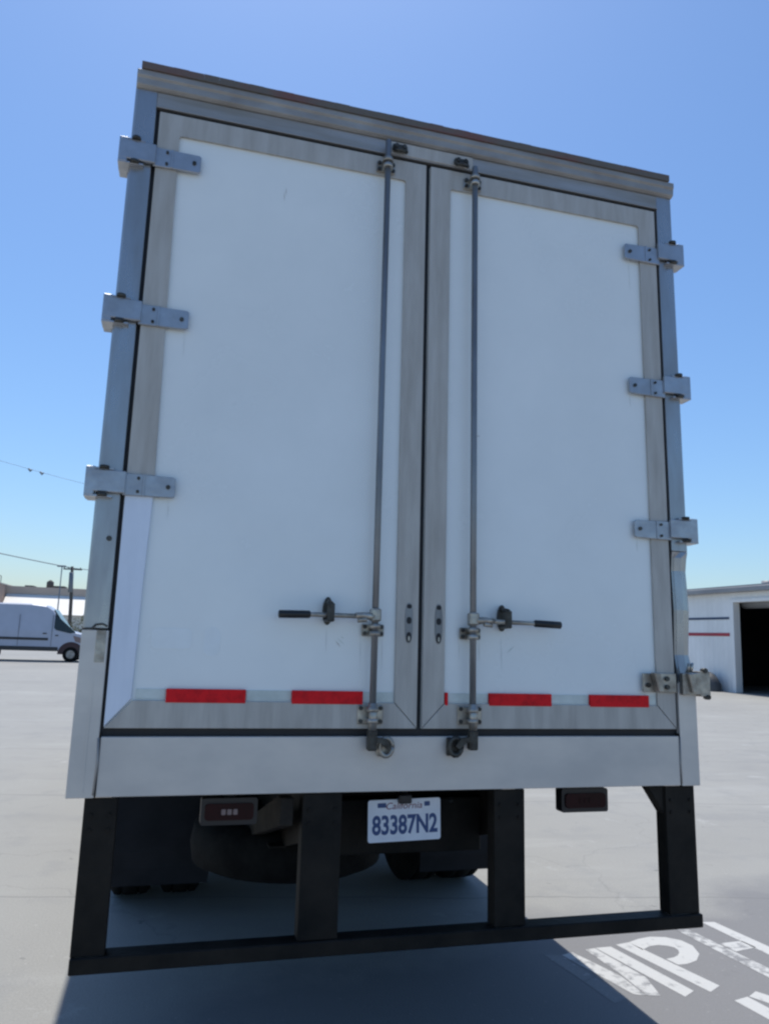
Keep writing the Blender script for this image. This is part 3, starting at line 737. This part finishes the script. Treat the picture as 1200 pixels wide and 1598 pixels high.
bm = bm_new()
prism(bm, [(-.66 + .60 * math.cos(t), .36 + .60 * math.sin(t)) for t in [math.pi * i / 14 for i in range(15)]], 'y', -.008, .03); V('wheel_arch', bm, 'vanred', 'dark wheel arch')
bm = bm_new(); box(bm, -1.98, -1.80, -.03, .01, 1.30, 1.35, .006); box(bm, -1.42, -1.28, -.03, .01, 1.22, 1.27, .006); V('door_handle', bm, 'trimblk')
bm = bm_new()
for xx in (-1.58, -3.05): box(bm, xx - .008, xx + .008, -.006, .01, .72, 2.2)
V('door_seam', bm, 'trimblk')
for xx in (-.66, -4.45):
    for y0, y1 in ((-.005, .24), (1.78, 2.02)):
        bm = bm_new()
        prism(bm, [(xx + .36 * math.cos(t), .36 + .36 * math.sin(t)) for t in [2 * math.pi * i / 28 for i in range(28)]], 'y', y0 - .02, y1, bev=.02)
        wv_ = V('wheel', bm, 'tyre')
        bm = bm_new(); ys = y0 - .028 if y0 < 1 else y1 + .003
        prism(bm, [(xx + .20 * math.cos(t), .36 + .20 * math.sin(t)) for t in [2 * math.pi * i / 20 for i in range(20)]], 'y', ys, ys + .03, bev=.005)
        V('rim', bm, 'rim', parent=wv_)

# ================================================================ LEFT: FAR BUILDINGS, POLES, WIRES
lb = thing('long_warehouse', 'long low white building with tan parapet behind the van', 'building', (-40, 112, 0))
def LB(name, bm, m, label=None):
    bmesh.ops.translate(bm, verts=bm.verts, vec=(40, -112, 0)); return (islands if name == 'roof_unit' else obj)(name, bm, m, lb, label)
bm = bm_new(); box(bm, -75, 20, 112.5, 140, 0, 5.9); LB('wall', bm, 'bldwhite')
bm = bm_new(); prism(bm, [(108.5, 3.2), (112.45, 5.9), (112.45, 3.2)], 'x', -22.9, 20); LB('sloped_roof', bm, 'bldwhite', 'sunlit white lean-to roof')
bm = bm_new(); box(bm, -22.8, 20, 109.2, 112.4, 0, 3.19); LB('front_wall', bm, 'bldwhite')
bm = bm_new(); box(bm, -75.1, 20.1, 112.4, 140.1, 5.91, 6.95); LB('parapet', bm, 'bldtan')
bm = bm_new()
for x0, x1, h in ((-21, -19.9, 7.2), (-17.3, -15.8, 7.3), (-12.6, -10.2, 7.25)): box(bm, x0, x1, 114, 117, 6.96, h)
LB('roof_unit', bm, 'pole')
bm = bm_new(); tube(bm, [(-18.3, 118, 6.96), (-18.3, 118, 8.0), (-18.3, 118, 8.3)], [.5, .5, .1], 12); LB('roof_cowl', bm, 'pole')
sb = thing('salmon_building', 'salmon walled building with railing at the left edge of the photo', 'building', (-30, 108, 0))
bm = bm_new(); box(bm, -8, 7.0, 0, 8, 0, 6.9); obj('wall', bm, 'bldred', sb)
bm = bm_new(); box(bm, -8.1, 7.1, -.1, 8.1, 6.92, 7.12); obj('coping', bm, 'bldtan', sb)
bm = bm_new()
box(bm, -8, 7.0, 0, .08, 8.0, 8.08)
for i in range(16): box(bm, -8 + i, -7.92 + i, 0, .08, 7.12, 8.0)
obj('roof_railing', bm, 'pole', sb)

up = thing('utility_pole', 'dark wooden utility pole carrying the wires, standing behind the van', 'pole', (-13.18, 100, 0))
bm = bm_new(); tube(bm, [(.25, 0, 0), (.05, 0, 5), (-.2, 0, 9.15)], [.24, .21, .17], 12); obj('pole_shaft', bm, 'pole', up)
bm = bm_new(); box(bm, -1.2, 1.0, -.08, .08, 8.72, 8.88, .01)
for q in (-1.1, -.6, .8): tube(bm, [(q, 0, 8.88), (q, 0, 9.06)], .06, 8)
obj('cross_arm', bm, 'pole', up)
bm = bm_new(); tube(bm, [(-.12, -.35, 5.9), (-.12, -.35, 7.0), (-.17, -.35, 8.4)], .27, 12); obj('transformer', bm, 'wire', up)
lp = thing('lamp_post', 'thin grey lamp post with small head beside the utility pole', 'lamp post', (-14.3, 98, 0))
bm = bm_new(); tube(bm, [(0, 0, 0), (0, 0, 8.9)], [.09, .06], 10); obj('lamp_pole', bm, 'wire', lp)
bm = bm_new(); box(bm, -.55, .45, -.15, .15, 8.88, 9.08, .03); obj('lamp_head', bm, 'wire', lp)
def wire(name, a, b, sag, r, label, n=24):
    a, b = Vector(a), Vector(b); bm = bm_new()
    tube(bm, [a.lerp(b, i / n) - Vector((0, 0, sag * 4 * (i / n) * (1 - i / n))) for i in range(n + 1)], r, 6)
    return tag(obj(name, bm, 'wire'), label, 'wire')
wire('overhead_wire', (-60, 100, 18.0), (-13.35, 100, 8.95), .5, .055, 'overhead wire sloping down to the utility pole behind the van')
wire('overhead_wire', (-13.35, 100, 8.95), (40, 100, 9.5), 1.0, .04, 'overhead wire running right from the utility pole behind the truck')
ww = wire('overhead_wire', (-40, 60, 22.0), (20, 60, 10.2), 3.0, .012, 'thin high overhead wire with two small dark spacers')
# spacers clamped on the high wire
a, b = Vector((-40, 60, 22.0)), Vector((20, 60, 10.2))
for x in (-12.25, -11.4):
    t = (x + 40) / 60; q = a.lerp(b, t) - Vector((0, 0, 3.0 * 4 * t * (1 - t)))
    bm = bm_new(); tube(bm, [q + Vector((-.16, 0, .06)), q + Vector((0, 0, -.12)), q + Vector((.12, 0, .0))], [.07, .10, .05], 8); obj('wire_spacer', bm, 'wire', ww)

# bush behind the van nose
bush = thing('leafy_bush', 'dusty green bush behind the nose of the white van', 'bush', (-7.7, 61, 0))
bm = bm_new()
for i in range(5):
    tube(bm, [(0, 0, 0), (random.uniform(-.4, .4), random.uniform(-.3, .3), 1.1), (random.uniform(-1.2, 1.2), random.uniform(-.6, .6), 2.2)], [.07, .04, .015], 6)
obj('stem', bm, 'bark', bush)
bm = bm_new()
for i in range(2600):
    cl = random.choice([(-.9, 0, 1.2, .8), (.1, 0, 1.6, .95), (.9, .1, 1.2, .8), (-.2, -.3, .8, .9), (1.6, 0, .9, .7), (-1.7, 0, .8, .6), (.4, .1, 2.3, .45)])
    d = Vector((random.gauss(0, 1), random.gauss(0, 1), random.gauss(0, 1))).normalized() * cl[3] * random.random() ** .4
    q = Vector(cl[:3]) + d
    if q.z < .05: continue
    u = Vector((random.gauss(0, 1), random.gauss(0, 1), random.gauss(0, 1))).normalized(); v_ = u.orthogonal().normalized(); s_ = random.uniform(.04, .09)
    bm.faces.new([bm.verts.new(q + u * s_), bm.verts.new(q + v_ * s_ * .5), bm.verts.new(q - u * s_), bm.verts.new(q - v_ * s_ * .5)])
obj('foliage', bm, 'leaf', bush)
